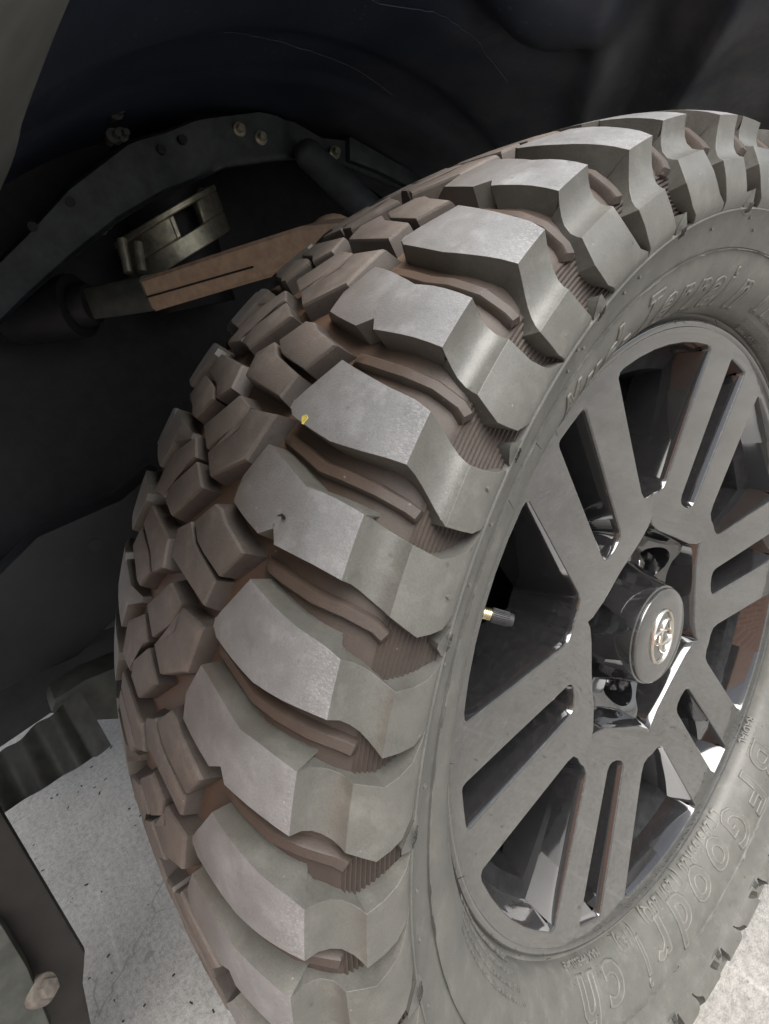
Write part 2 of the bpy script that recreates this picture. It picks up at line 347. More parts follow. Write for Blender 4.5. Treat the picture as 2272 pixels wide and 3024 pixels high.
def prism(poly, name, mats, sipe=(), bot=.0118, inset=-.0004, flare=.0026):
    """block: outline in (k, a mm)"""
    pitch = R(15) * .416
    pts = [Vector((k * pitch, a / 1000)) for k, a in poly]
    ar = sum(p.x * q.y - q.x * p.y for p, q in zip(pts, pts[1:] + pts[:1]))
    if ar < 0: pts.reverse(); sipe = [len(pts) - 1 - i for i in sipe]
    def off(d):
        o = []
        n = len(pts)
        for i in range(n):
            p0, p1, p2 = pts[i - 1], pts[i], pts[(i + 1) % n]
            e1 = (p1 - p0).normalized(); e2 = (p2 - p1).normalized()
            n1 = Vector((e1.y, -e1.x)); n2 = Vector((e2.y, -e2.x)); b_ = n1 + n2
            L = max(.45, b_.length * b_.length / 2)
            o.append(p1 + b_ * (d / L))
        return o
    bm = bmesh.new()
    def ring(P, dr): return [bm.verts.new(P3(p.x / pitch, p.y, rc(p.y) - dr)) for p in P]
    c = sum(pts, Vector((0, 0))) / len(pts)
    def sel(d, ds):
        A, B = off(d), off(ds); return [B[i] if i in sipe else A[i] for i in range(len(pts))]
    r0 = ring(sel(-.0020, -.0022), 0); r1 = ring(sel(-.0004, -.0012), .0006); r2 = ring(sel(.0004, -.0009), .0020); r3 = ring(sel(flare, -.0007), bot)
    n = len(pts)
    f = bm.faces.new(r0); f.material_index = 0
    bmesh.ops.triangulate(bm, faces=[f])
    for A, B, mi in ((r0, r1, 0), (r1, r2, 0), (r2, r3, 1)):
        for i in range(n):
            f = bm.faces.new((A[i], A[(i + 1) % n], B[(i + 1) % n], B[i])); f.material_index = mi
    return finish(bm, name, mats, 38)
BLK = dict(
    P1=[(.250, 13), (.297, 31.5), (.412, 28.3), (.572, 3.0), (.447, -16.5)],
    P2=[(.305, 33.5), (.322, 60), (.36, 58), (.56, 51), (.685, 21), (.580, 5.2), (.420, 30.2)],
    Q1=[(.918, 20.7), (.80, 38), (.81, 46), (.858, 54), (.944, 77), (1.092, 64), (1.034, 41.5), (1.002, 32.3)],
    Q2=[(.989, 3), (.915, 18.2), (1.000, 30), (1.030, 39), (1.105, 61.5), (1.235, 55.6), (1.133, 6.5)])
SIPE = dict(P1=(1, 2, 3), P2=(0, 6, 5), Q1=(0, 5, 6, 7), Q2=(1, 2, 3, 4))
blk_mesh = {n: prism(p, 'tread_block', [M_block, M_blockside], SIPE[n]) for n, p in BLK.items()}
lug_Y = ladder(Yst, 5, 'shoulder_lug', [M_crown, M_lugside])
lug_Z = ladder(Zst, 5, 'shoulder_lug', [M_crown, M_lugside])

def bar(path, hw, h, name):
    """raised rib on the groove floor; path (k, base a, base r)"""
    bm = bmesh.new(); rows = []
    for i, (k, a, r) in enumerate(path):
        p0 = path[max(0, i - 1)]; p1 = path[min(len(path) - 1, i + 1)]
        T = (P3(*p1) - P3(*p0)).normalized()
        O = P3(k, a, r); N = Vector((0, O.y, O.z)).normalized()
        lean = max(0.0, (a - .112) / .03); N = (N * (1 - .75 * min(1, lean)) + Vector((1, 0, 0)) * .75 * min(1, lean)).normalized()
        S = T.cross(N).normalized(); e = .35 if i in (0, len(path) - 1) else 1.0
        rows.append([bm.verts.new(O + S * hw * 1.35 - N * .002), bm.verts.new(O + S * hw + N * (h - .001) * e), bm.verts.new(O + S * (hw - .0009) + N * h * e),
                     bm.verts.new(O - S * (hw - .0009) + N * h * e), bm.verts.new(O - S * hw + N * (h - .001) * e), bm.verts.new(O - S * hw * 1.35 - N * .002)])
    for A, B in zip(rows, rows[1:]):
        for i in range(5): bm.faces.new((A[i], A[i + 1], B[i + 1], B[i]))
    bm.faces.new(rows[0]); bm.faces.new(rows[-1][::-1])
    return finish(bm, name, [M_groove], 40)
def dense(path, n=4):
    o = []
    for p, q in zip(path, path[1:]):
        for i in range(n): o.append(tuple(p[j] + (q[j] - p[j]) * i / n for j in range(3)))
    return o + [path[-1]]
bar_1 = bar(dense([(.385, .060, .4015), (.442, .083, .3995), (.490, .100, .3975), (.498, .114, .3945), (.512, .128, .388), (.532, .1365, .3795), (.552, .1405, .3745)], 3), .0030, .0052, 'stone_ejector')
bar_2 = bar(dense([(-.050, .082, .3995), (-.024, .100, .3975), (-.001, .119, .3930), (.008, .130, .386), (.035, .1380, .3775), (.075, .1415, .3725)], 3), .0030, .0052, 'stone_ejector')

# T/A tab in every second notch
bm = bmesh.new()
tp = [(-.045, .3396), (.050, .3515), (.072, .3515), (.120, .3440), (.118, .3396), (.03, .3380)]
top = [bm.verts.new(P3(k, .1470 + (r - .3400) * .42, r)) for k, r in tp]; low = [bm.verts.new(P3(k, .1400, r - .001)) for k, r in tp]
bm.faces.new(top)
for i in range(6): bm.faces.new((top[i], top[(i + 1) % 6], low[(i + 1) % 6], low[i]))
bevel_sharp(bm, .0004, 1)
tab_me = finish(bm, 'shoulder_tab', [M_side])

def text_mesh(txt, size, name, outline=0.0, ext=.0006, xs=1.0, spacing=1.0, shear=0.0, bold=0.0):
    cu = bpy.data.curves.new(name, 'FONT'); cu.body = txt; cu.size = size; cu.align_x = 'LEFT'; cu.resolution_u = 3
    cu.space_character = spacing; cu.shear = shear; cu.offset = bold
    if outline: cu.fill_mode = 'NONE'; cu.bevel_depth = outline; cu.bevel_resolution = 1
    else: cu.extrude = ext
    o = bpy.data.objects.new(name, cu); col.objects.link(o)
    dg = bpy.context.evaluated_depsgraph_get(); dg.update()
    me = bpy.data.meshes.new_from_object(o.evaluated_get(dg))
    bpy.data.objects.remove(o); bpy.data.curves.remove(cu)
    for v in me.vertices: v.co.x *= xs
    return me
def side_letters(txt, size, d0, r_base, name, mat, label=None, outline=0.0, ext=.0006, xs=1.0, spacing=1.0, lift=.0, span=None, shear=0.0, bold=0.0, per=True, parent=None, rev=False):
    """lettering moulded on the outer sidewall, tops outward, reading clockwise from angle d0 (degrees)"""
    x = 0.0; outs = []
    for word in ([txt] if not per else [txt]):
        me = text_mesh(word, size, name, outline, ext, xs, spacing, shear, bold)
        if not me.vertices: return
        xm = max(v.co.x for v in me.vertices)
        k = (R(span) * r_base / xm) if span else 1.0
        bmx = bmesh.new(); bmx.from_mesh(me); bmx.verts.ensure_lookup_table()
        for _ in range(4):       # split long edges so that the text bends with the sidewall
            le = [e for e in bmx.edges if e.calc_length() > .0022]
            if not le: break
            bmesh.ops.subdivide_edges(bmx, edges=le, cuts=1)
        bmesh.ops.triangulate(bmx, faces=[f for f in bmx.faces if len(f.verts) > 4])
        for v in bmx.verts:
            d = R(d0) - v.co.x * k / (r_base + size * .35); r = r_base + v.co.y
            a = side_a(r) + v.co.z + lift
            v.co = Vector((a, -r * math.sin(d), r * math.cos(d)))
        bmx.to_mesh(me); bmx.free()
        me.materials.clear(); me.materials.append(mat)
        o = link(name, me, parent or tire)
        if label: o['label'] = label
        outs.append(o)
    return outs[0]

def spin(name, me, n, parent=tire, mirror=False, extra=0.0):
    o = link(name, me, parent)
    if mirror:   # the tread is point-symmetric: half a turn about the radial line at k = 0.6
        o.rotation_euler = (R(15.0 * n + extra), 0, 0)
    else: o.rotation_euler = (R(15.0 * n), 0, 0)
    return o
def flipped(me):
    c = me.copy()
    for at in [a for a in c.attributes if a.name == 'custom_normal']: c.attributes.remove(at)
    for v in c.vertices:
        a, y, z = v.co; r = math.hypot(y, z); d = math.atan2(-y, z)
        d2 = 2 * R(D0) + R(15 * 1.2) - d
        v.co = Vector((-a, -r * math.sin(d2), r * math.cos(d2)))
    return c
fY, fZ, fb1, fb2 = flipped(lug_Y), flipped(lug_Z), flipped(bar_1), flipped(bar_2)
fblk = {n: flipped(me) for n, me in blk_mesh.items()}
for n in range(24):
    for me in (lug_Y, lug_Z, fY, fZ): spin('shoulder_lug', me, n)
    for me in blk_mesh.values(): spin('tread_block', me, n)
    for me in fblk.values(): spin('tread_block', me, n)
    for me in (bar_1, bar_2, fb1, fb2): spin('stone_ejector', me, n)
    spin('shoulder_tab', tab_me, n)
ta = side_letters('T/A', .0078, .100 * 15 + D0, .3388, 'tab_lettering', M_tablet, ext=.0003, lift=.0014, shear=.2, span=1.25)
ta['label'] = 'small T/A mark on a shoulder tab'
for n in range(1, 24):
    o = link('tab_lettering', ta.data, tire); o.rotation_euler = (R(15 * n), 0, 0)

# moulded sidewall lettering (angles: d = wheel angle + 68)
TH = 68
def big(word, d_start, d_span, r, size, lab):
    # one ridge per letter outline plus a faintly raised face
    n = len(word); step = d_span / n
    for i, ch in enumerate(word):
        o = side_letters(ch, size, d_start - i * step, r, 'raised_letter', M_letter, outline=.0011, lift=.0003, span=step * (.24 if ch in 'i' else .40 if ch in '-/' else .80), shear=.12, bold=.0006)
        side_letters(ch, size, d_start - i * step, r, 'letter_face', M_side, ext=.0008, lift=.0, span=step * (.24 if ch in 'i' else .40 if ch in '-/' else .80), shear=.12, bold=.0006, parent=o) if o else None
        if o: o['label'] = 'raised outline letter %s on the sidewall' % ch
big('BFGoodrich', 142 + TH, 80, .2835, .045, '')
big('Mud-Terrain', -42.0 + TH, 51, .2840, .036, '')
big('T/A', -97.0 + TH, 13, .2885, .030, '')
side_letters('LT295/55R20 (123/120Q)', .0105, 122 + TH, .2765, 'size_lettering', M_letter, 'tire size lettering LT295/55R20 near the rim', ext=.0007, xs=1.0, spacing=1.1, span=33)
side_letters('(M+S)', .0105, 85.5 + TH, .2775, 'size_lettering', M_letter, 'M+S mark in brackets near the rim', ext=.0007, span=6)
side_letters('TUBELESS', .006, 146 + TH, .281, 'small_lettering', M_letter, ext=.0006, span=9)
side_letters('RADIAL', .006, 146 + TH, .2745, 'small_lettering', M_letter, ext=.0006, span=7)
side_letters('MAX LOAD SINGLE', .0048, 75 + TH, .2825, 'small_lettering', M_letter, ext=.0006, span=13)
side_letters('MAX PRESSURE', .0048, 74 + TH, .2765, 'small_lettering', M_letter, ext=.0006, span=12)
for i in range(4):
    side_letters('SAFETY WARNING SERIOUS INJURY MAY RESULT'[:40 - 3 * i], .0036, 46 - 1.2 * i + TH, .2905 - .0048 * i, 'small_lettering', M_letter, ext=.0006, span=26 - 2 * i)
side_letters('RADIAL', .008, 52 + TH, .3085, 'small_lettering', M_letter, outline=.0005, span=8.5)
side_letters('BELTED', .008, 51 + TH, .2995, 'small_lettering', M_letter, outline=.0005, span=7.5)
for i in range(3):
    side_letters('TREAD 2 POLYESTER 2 STEEL'[:25 - 5 * i], .0036, -97 - 1.5 * i + TH, .2855 - .0048 * i, 'small_lettering', M_letter, ext=.0006, span=15 - 2 * i)
side_letters('RADIAL', .0045, -74 + TH, .2795, 'small_lettering', M_letter, ext=.0006, span=5.5)
# moulding nubs: short rubber whiskers and vent stubs
bm = bmesh.new()
for i in range(70):
    k = random.uniform(-2, 24); r = random.choice([.3365, .3335, .330, .362, .3555])
    if r > .34 and not (.3 < k % 1 < .48 or .74 < k % 1 < .95): continue
    a = side_a(r) if r < .345 else .1531
    p = P3(k, a - .0004, r); q = p + Vector((.0014, 0, 0)); tube(bm, p, q, .0012, .0009, 8)
nub = link('moulding_nub', finish(bm, 'moulding_nub', M_side), tire); nub['kind'] = 'stuff'
bm = bmesh.new()
for th, r, L, s in [(-44.2, .2765, .008, .5), (-80, .275, .005, -.6), (-92, .276, .006, .4), (20, .2755, .006, -.3), (47, .275, .006, .5), (57, .275, .005, 0), (38, .275, .004, .4), (78, .2755, .005, .4), (100, .2755, .005, -.3), (1, .276, .006, .2), (-30, .3185, .006, .6), (-36, .3185, .005, .4)]:
    d = R(th + TH); a = side_a(r)
    p = Vector((a, -r * math.sin(d), r * math.cos(d))); rad = Vector((0, -math.sin(d), math.cos(d))); tan = Vector((0, -math.cos(d), -math.sin(d)))
    tube(bm, p - rad * .001, p + Vector((.003, 0, 0)) - rad * L * .8 + tan * s * L, .00035, .0002, 6)
wh = link('rubber_whisker', finish(bm, 'rubber_whisker', M_dark), tire); wh['kind'] = 'stuff'

# ---- rim (x of the lip plane = LX)
LX = 0.0993
rim_prof = [(-.120, .274), (-.119, .268), (-.116, .262), (-.105, .258), (-.085, .252), (-.070, .232), (-.02, .226), (.030, .228), (.062, .236), (LX - .030, .2500), (LX - .0105, .2590), (LX - .0060, .2660), (LX - .0026, .2680), (LX - .0016, .2695), (LX - .0012, .2715), (LX - .0020, .2733), (LX - .0040, .2740), (LX - .0080, .2740), (LX - .012, .2735), (LX - .014, .266), (LX - .02, .259)]
bm = bmesh.new(); revolve(bm, rim_prof, 256, mi=lambda j: 0 if j > 10 else 1)
rim = link('rim', finish(bm, 'rim', [M_rim, M_barrel], 45), wheel, (0, 0, HUB)); tag(rim, 'dusty gloss black alloy rim')
def fx(r): return LX - .0024 - (.269 - r) * .0957
T30 = math.tan(R(30))
def spoke_mesh():
    """one double spoke with its sixth of the outer ring; seams lie on the +-30 degree lines"""
    RO, RW = .2690, .2560
    def pol(r, dg_): return (r * math.cos(R(dg_)), r * math.sin(R(dg_)))
    halfp = [pol(RO, x) + (0,) for x in (0, 5, 10, 15, 20, 25)] + [pol(RO, 30) + (1,), pol(RW, 30) + (1,), pol(RW, 25) + (0,), pol(RW, 20) + (0,), pol(RW, 15.4) + (0,), pol(.2550, 14.3) + (0,), pol(.2525, 13.8) + (0,),
             (.205, .0574, 0), (.165, .0548, 0), (.1330, .0528, 0), (.1250, .0540, 0), (.1195, .0600, 0), (.1165, .1165 * T30, 1), (.0945, .0945 * T30, 1), (.0915, .0490, 0), (.0890, .0330, 0)]
    pts = halfp + [(.0895, 0, 0)] + [(u, -w_, f) for u, w_, f in halfp[:0:-1]]
    hw = [(.2555, 0.0), (.2553, .0145), (.2544, .0164), (.2520, .0172), (.205, .0162), (.1270, .0140), (.1225, .0122), (.1200, .0080), (.1190, 0)]
    hole = hw + [(u, -w_) for u, w_ in hw[-2:0:-1]]
    hole = [(u, w_, 0) for u, w_ in hole]
    bm = bmesh.new()
    def prep(L):
        P = [Vector((a_, b_)) for a_, b_, _ in L]
        ar = sum(p.x * q.y - q.x * p.y for p, q in zip(P, P[1:] + P[:1]))
        return P, (1 if ar > 0 else -1)
    def off(L, d, hole_):
        P, sg = prep(L); n = len(P); o = []
        if hole_: sg = -sg
        for i in range(n):
            e1 = (P[i] - P[i - 1]).normalized(); e2 = (P[(i + 1) % n] - P[i]).normalized()
            if L[i][2]:        # seam vertex: slide along the seam
                e = e1 if not L[i - 1][2] else e2
                nn = Vector((e.y, -e.x)) * sg
                S = Vector((math.cos(R(30)), math.copysign(math.sin(R(30)), P[i].y)))
                o.append(P[i] + S * (d / nn.dot(S))); continue
            b_ = Vector((e1.y, -e1.x)) * sg + Vector((e2.y, -e2.x)) * sg
            o.append(P[i] + b_ * (d / max(.5, b_.length_squared / 2)))
        return o
    steps = [(-.0016, 0), (-.0006, -.0003), (0, -.0012), (.0010, -.0040), (.0018, -.0062), (.0068, -.0240), (.0130, -.0540)]
    loops = []
    for L, isH in ((pts, False), (hole, True)):
        rings = [[bm.verts.new((fx(p.length) + dx, p.y, p.x)) for p in off(L, d, isH)] for d, dx in steps]
        n = len(L)
        for j, (A, B) in enumerate(zip(rings, rings[1:])):
            for i in range(n):
                if L[i][2] and L[(i + 1) % n][2]: continue
                q = bm.faces.new((A[i], A[(i + 1) % n], B[(i + 1) % n], B[i])); q.material_index = 1 if j >= 2 else 0
        loops.append(rings)
    for idx, mi in ((0, 0), (-1, 1)):
        es = []
        for rings in loops:
            Rg = rings[idx]
            for i in range(len(Rg)):
                e = bm.edges.get((Rg[i], Rg[(i + 1) % len(Rg)])) or bm.edges.new((Rg[i], Rg[(i + 1) % len(Rg)]))
                es.append(e)
        r = bmesh.ops.triangle_fill(bm, use_beauty=True, edges=es)
        for f in r['geom']:
            if isinstance(f, bmesh.types.BMFace): f.material_index = mi
    return harden(finish(bm, 'spoke', [M_rim, M_rimclean], 40))
sm = spoke_mesh()
for i in range(6):
    o = link('spoke', sm, rim); o.rotation_euler = (R(-48.5 + TH + 60 * i), 0, 0)
# hub dish with six lug pockets
bm = bmesh.new()
hp = [(LX - .095, .0), (LX - .095, .112), (LX - .034, .112), (LX - .030, .106), (LX - .034, .096), (LX - .052, .076), (LX - .054, .071), (LX - .051, .0580), (LX - .034, .0520), (LX - .018, .0472), (LX - .0125, .0455), (LX - .0115, .044), (LX - .0115, .0)]
revolve(bm, hp[1:-1], 96)
bm.faces.new([v for v in bm.verts if abs(math.hypot(v.co.y, v.co.z) - .112) < 1e-5 and v.co.x < LX - .07][::1]) if False else None
bmesh.ops.holes_fill(bm, edges=[e for e in bm.edges if len(e.link_faces) == 1], sides=0)
hub_me = finish(bm, 'hub_dish', [M_rim, M_rimclean], 30)
hub = link('hub_dish', hub_me, rim)
cut = bmesh.new()
for i in range(6):
    d = R(-18.5 + TH + 60 * i); y, z = -.0685 * math.sin(d), .0685 * math.cos(d)
    tube(cut, (LX - .090, y, z), (LX + .02, y, z), .0195, .0225, 32)
cme = finish(cut, 'cutter', M_rimclean); co = bpy.data.objects.new('cutter', cme); col.objects.link(co); co.parent = rim
md = hub.modifiers.new('pockets', 'BOOLEAN'); md.operation = 'DIFFERENCE'; md.object = co; md.solver = 'EXACT'
dg = bpy.context.evaluated_depsgraph_get(); dg.update()
nm = bpy.data.meshes.new_from_object(hub.evaluated_get(dg)); hub.modifiers.clear(); hub.data = nm
bpy.data.objects.remove(co)
nm.materials.clear(); nm.materials.append(M_rim); nm.materials.append(M_rimclean)
for p in nm.polygons:
    p.use_smooth = True
    c = p.center; r = math.hypot(c.y, c.z)
    pk = min(math.hypot(c.y + .0685 * math.sin(R(-18.5 + TH + 60 * i)), c.z - .0685 * math.cos(R(-18.5 + TH + 60 * i))) for i in range(6))
    p.material_index = 1 if (r < .0665 and c.x < LX - .013) or pk < .0228 else 0
nm.set_sharp_from_angle(angle=R(35))
# lug nuts
bm = bmesh.new()
hexr = [bm.verts.new((LX - .092, .0115 * math.cos(R(60 * i)), .0115 * math.sin(R(60 * i)))) for i in range(6)]
hext = [bm.verts.new((LX - .064, .0112 * math.cos(R(60 * i)), .0112 * math.sin(R(60 * i)))) for i in range(6)]
hexc = [bm.verts.new((LX - .058, .0065 * math.cos(R(60 * i)), .0065 * math.sin(R(60 * i)))) for i in range(6)]
for i in range(6):
    j = (i + 1) % 6; bm.faces.new((hexr[i], hexr[j], hext[j], hext[i])); bm.faces.new((hext[i], hext[j], hexc[j], hexc[i]))
bm.faces.new(hexc)
bevel_sharp(bm, .001, 2)
nut_me = finish(bm, 'lug_nut', M_nut)
for i in range(6):
    d = R(-18.5 + TH + 60 * i); o = link('lug_nut', nut_me, wheel, (0, -.0685 * math.sin(d), HUB + .0685 * math.cos(d)))
# centre cap and emblem
bm = bmesh.new()
revolve(bm, [(LX - .0114, .0440), (LX - .0092, .0440), (LX - .0084, .0432), (LX - .0080, .0418), (LX - .0078, .03), (LX - .0078, .0005)], 96)
cap = link('center_cap', finish(bm, 'center_cap', M_rim, 50), wheel, (0, 0, HUB)); tag(cap, 'dusty round black centre cap with a chrome oval emblem')
def ell(bm, c, ra, rb, wd, n=64):
    rows = []
    for i in range(n):
        t_ = 2 * math.pi * i / n; ct, s_ = math.cos(t_), math.sin(t_)
        nx, ny = ct / ra, s_ / rb; L = math.hypot(nx, ny); nx /= L; ny /= L
        ww = wd * (1.0 + .25 * abs(ct) - .15 * abs(s_))
        rows.append([bm.verts.new((LX - .0078 + h, c[0] + ra * ct + nx * s, c[1] + rb * s_ + ny * s)) for s, h in ((-ww, -.001), (-ww * .8, .0016), (0, .0024), (ww * .8, .0016), (ww, -.001))])
    for i in range(n):
        A, B = rows[i], rows[(i + 1) % n]
        for j in range(4): bm.faces.new((A[j], A[j + 1], B[j + 1], B[j]))
bm = bmesh.new()
ell(bm, (0, 0), .0245, .0175, .0014); ell(bm, (0, .0065), .0155, .0094, .0011); ell(bm, (0, -.0006), .0064, .0155, .0011)
for v in bm.verts:      # emblem's upper side turned towards the wheel's rear
    y, z = v.co.y, v.co.z; d = R(178 + TH); e = d + math.pi / 2
    v.co.y = -z * math.sin(d) * 1 - y * math.sin(e); v.co.z = z * math.cos(d) + y * math.cos(e)
emb = link('emblem', finish(bm, 'emblem', M_chrome, 60), cap); tag(emb, 'chrome emblem of interlaced ovals')
# valve
d = R(-17.0 + TH)
rad = Vector((0, -math.sin(d), math.cos(d))); p0 = Vector((LX - .040, 0, 0)) + rad * .226; ax = Vector((1, 0, 0)) * .62 - rad * .78
ax.normalize()
p0 = Vector((LX - .026, 0, 0)) + rad * .2400
bm = bmesh.new(); tube(bm, p0 - ax * .012, p0 + ax * .012, .0038, .0036, 16)
for i in range(6): tube(bm, p0 + ax * (.004 + i * .0014), p0 + ax * (.0047 + i * .0014), .0043, .0043, 16)
tube(bm, p0 + ax * .000, p0 + ax * .003, .006, .006, 6)
vst = link('valve_stem', finish(bm, 'valve_stem', M_brass), wheel, (0, 0, HUB)); tag(vst, 'brass tire valve stem')
bm = bmesh.new(); tube(bm, p0 + ax * .012, p0 + ax * .027, .0047, .0043, 24); bevel_sharp(bm, .0006, 2)
for i in range(24):
    q = ax.to_track_quat('Z', 'Y'); o_ = q @ Vector((math.cos(2 * math.pi * i / 24), math.sin(2 * math.pi * i / 24), 0))
    tube(bm, p0 + ax * .013 + o_ * .0046, p0 + ax * .024 + o_ * .0044, .0004, .0004, 5)
tag(link('valve_cap', finish(bm, 'valve_cap', M_vcap), vst), 'ribbed black plastic valve cap')

# ------------------------------------------------------------------ vehicle round the wheel
veh = empty('vehicle', (-.45, 0, 0)); tag(veh, 'dark wheel well of a vehicle with suspension parts behind the tire', 'vehicle')
def vpart(name, me, label=None, parent=veh):
    o = link(name, me, parent, (.45, 0, 0) if parent is veh else None)
    if label: o['label'] = label
    return o
def plate(pts, X, th, bev=.002, holes=()):
    bm = bmesh.new()
    f = bm.faces.new([bm.verts.new((X, y, z)) for y, z in pts])
    r = bmesh.ops.extrude_face_region(bm, geom=[f])
    bmesh.ops.translate(bm, verts=[v for v in r['geom'] if isinstance(v, bmesh.types.BMVert)], vec=(-th, 0, 0))
    bmesh.ops.recalc_face_normals(bm, faces=bm.faces[:])
    if bev: bevel_sharp(bm, bev, 2, 40)
    bmesh.ops.triangulate(bm, faces=[f for f in bm.faces if len(f.verts) > 4])
    return bm
# liner shell
bm = bmesh.new(); nd, nx = 150, 60; rows = []
def lr(dg_, X):
    r = .60 + .012 * math.sin(X * 7)
    def ridge(c, wd, h): return h * math.exp(-(abs(dg_ - c) / wd) ** 1.6)
    r -= ridge(-42 + (X + .05) * 95, 2.2, .026) + ridge(-58 + (X - .02) * 60, 1.6, .022) + ridge(-72 + (X - .05) * 30, 1.5, .018) + ridge(-27 + (X + .05) * 120, 3.0, .020)
    r += ridge(-34 + (X + .05) * 105, 2.5, .022) + ridge(-50 + X * 75, 3.0, .018)
    bx, bd_ = (X + .085) / .045, (dg_ + 22) / 6.5; q = bx * bx + bd_ * bd_
    r -= .030 * math.exp(-q * q) - .014 * math.exp(-((math.sqrt(q) - 1.5) / .35) ** 2)
    r -= .010 / (1 + math.exp(-(X + .24 - .0016 * dg_) / .004)) - .006 / (1 + math.exp(-(X + .36) / .004))
    r += .004 * math.sin(dg_ * .55 + X * 9) * math.exp(-((X - .02) / .10) ** 2)
    if dg_ > 30: r -= .0006 * (dg_ - 30)
    return r
for i in range(nd + 1):
    dd = -112 + (168.0) * i / nd; row = []
    for j in range(nx + 1):
        X = -.62 + (.715) * j / nx; r = lr(dd, X); d = R(dd)
        row.append(bm.verts.new((X, -r * math.sin(d), HUB + r * math.cos(d))))
    rows.append(row)
for i in range(nd):
    for j in range(nx): bm.faces.new((rows[i][j], rows[i + 1][j], rows[i + 1][j + 1], rows[i][j + 1]))
bmesh.ops.solidify(bm, geom=bm.faces[:], thickness=.004)
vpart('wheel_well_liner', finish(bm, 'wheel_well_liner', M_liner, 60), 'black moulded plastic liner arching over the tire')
# front section of the liner, overlapping the main shell
M_front = plain('grey_dusty_liner_plastic', (0.105, 0.11, 0.104), 0.6, 0, 20, 0.25, 0.1)
bm = bmesh.new(); Fr = []; Bk = []
for i in range(31):
    rf, rb = [], []
    for j in range(41):
        X = -.30 + .53 * j / 40
        st_ = 30.5 - 26 * max(0, X + .02) + 6 * max(0, -X - .05)
        dd = st_ + (56 - st_) * i / 30; d = R(dd); r = .560 - .0005 * (dd - 30) + .010 * math.exp(-((dd - st_) / 1.2) ** 2) + .003 * math.sin(X * 18)
        rf.append(bm.verts.new((X, -r * math.sin(d), HUB + r * math.cos(d)))); r += .004
        rb.append(bm.verts.new((X, -r * math.sin(d), HUB + r * math.cos(d))))
    Fr.append(rf); Bk.append(rb)
for i in range(30):
    for j in range(40):
        bm.faces.new((Fr[i][j], Fr[i + 1][j], Fr[i + 1][j + 1], Fr[i][j + 1])); bm.faces.new((Bk[i][j + 1], Bk[i + 1][j + 1], Bk[i + 1][j], Bk[i][j]))
    for j in (0, 40): bm.faces.new((Fr[i][j], Fr[i + 1][j], Bk[i + 1][j], Bk[i][j]))
for i in (0, 30):
    for j in range(40): bm.faces.new((Fr[i][j], Fr[i][j + 1], Bk[i][j + 1], Bk[i][j]))
vpart('front_liner', finish(bm, 'front_liner', M_front, 50), 'greyer front section of the liner in the upper left corner')
for path in ([(-.03, -.14), (-8, -.17), (-14, -.16), (-22, -.175), (-30, -.20)], [(4, -.25), (-6, -.29), (-15, -.315), (-24, -.345)], [(-46, .05), (-55, .045), (-66, .05)]):
    bm = bmesh.new(); pts_ = []
    for (d0_, x0_), (d1_, x1_) in zip(path, path[1:]):
        for q_ in range(8):
            f_ = q_ / 8; pts_.append((d0_ + (d1_ - d0_) * f_, x0_ + (x1_ - x0_) * f_ + random.uniform(-.0012, .0012)))
    P_ = [Vector((x_, -(lr(d_, x_) - .0008) * math.sin(R(d_)), HUB + (lr(d_, x_) - .0008) * math.cos(R(d_)))) for d_, x_ in pts_]
    for p_, q_ in zip(P_, P_[1:]): tube(bm, p_, q_, .0004, .0004, 6)
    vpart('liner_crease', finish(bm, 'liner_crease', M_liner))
# outer fender skin and bonnet side that shade the well
bm = bmesh.new(); rows = []
for i in range(61):
    dd = -125 + 178 * i / 60; d = R(dd); row = []
    for X, r in ((.088, .598), (.100, .592), (.105, .60), (.102, .63), (.09, .70), (.04, .78), (-.06, .84), (-.5, .90), (-1.2, .92)):
        row.append(bm.verts.new((X, -r * math.sin(d), HUB + r * math.cos(d))))
    rows.append(row)
for A, B in zip(rows, rows[1:]):
    for j in range(8): bm.faces.new((A[j], B[j], B[j + 1], A[j + 1]))
vpart('fender', finish(bm, 'fender', M_apron, 60), 'outer fender above the wheel')
bm = bmesh.new()
for c_, s_ in (((-.96, .42, 1.25), (1.9, 1.86, .10)), ((-.87, 2.3, 1.15), (1.86, 2.4, 1.25)), ((-.87, 1.2, .78), (1.9, .5, .9))):
    box_bm(bm, c_, s_)
bevel_sharp(bm, .03, 3)
vpart('unseen_body_shell', finish(bm, 'unseen_body_shell', M_apron), 'unseen hood and cab body added to shade the wheel well')  # out-of-view body boxes added to block light, hood cut short
vpart('inner_panel', finish(plate([(-.162, 1.295), (.984, 1.364), (.676, .305), (-.363, .211), (-.405, .199), (-.481, .271), (-.681, .259), (-.60, .8)], -.66, .01, 0), 'inner_panel', M_black), 'black inner wall of the wheel well')
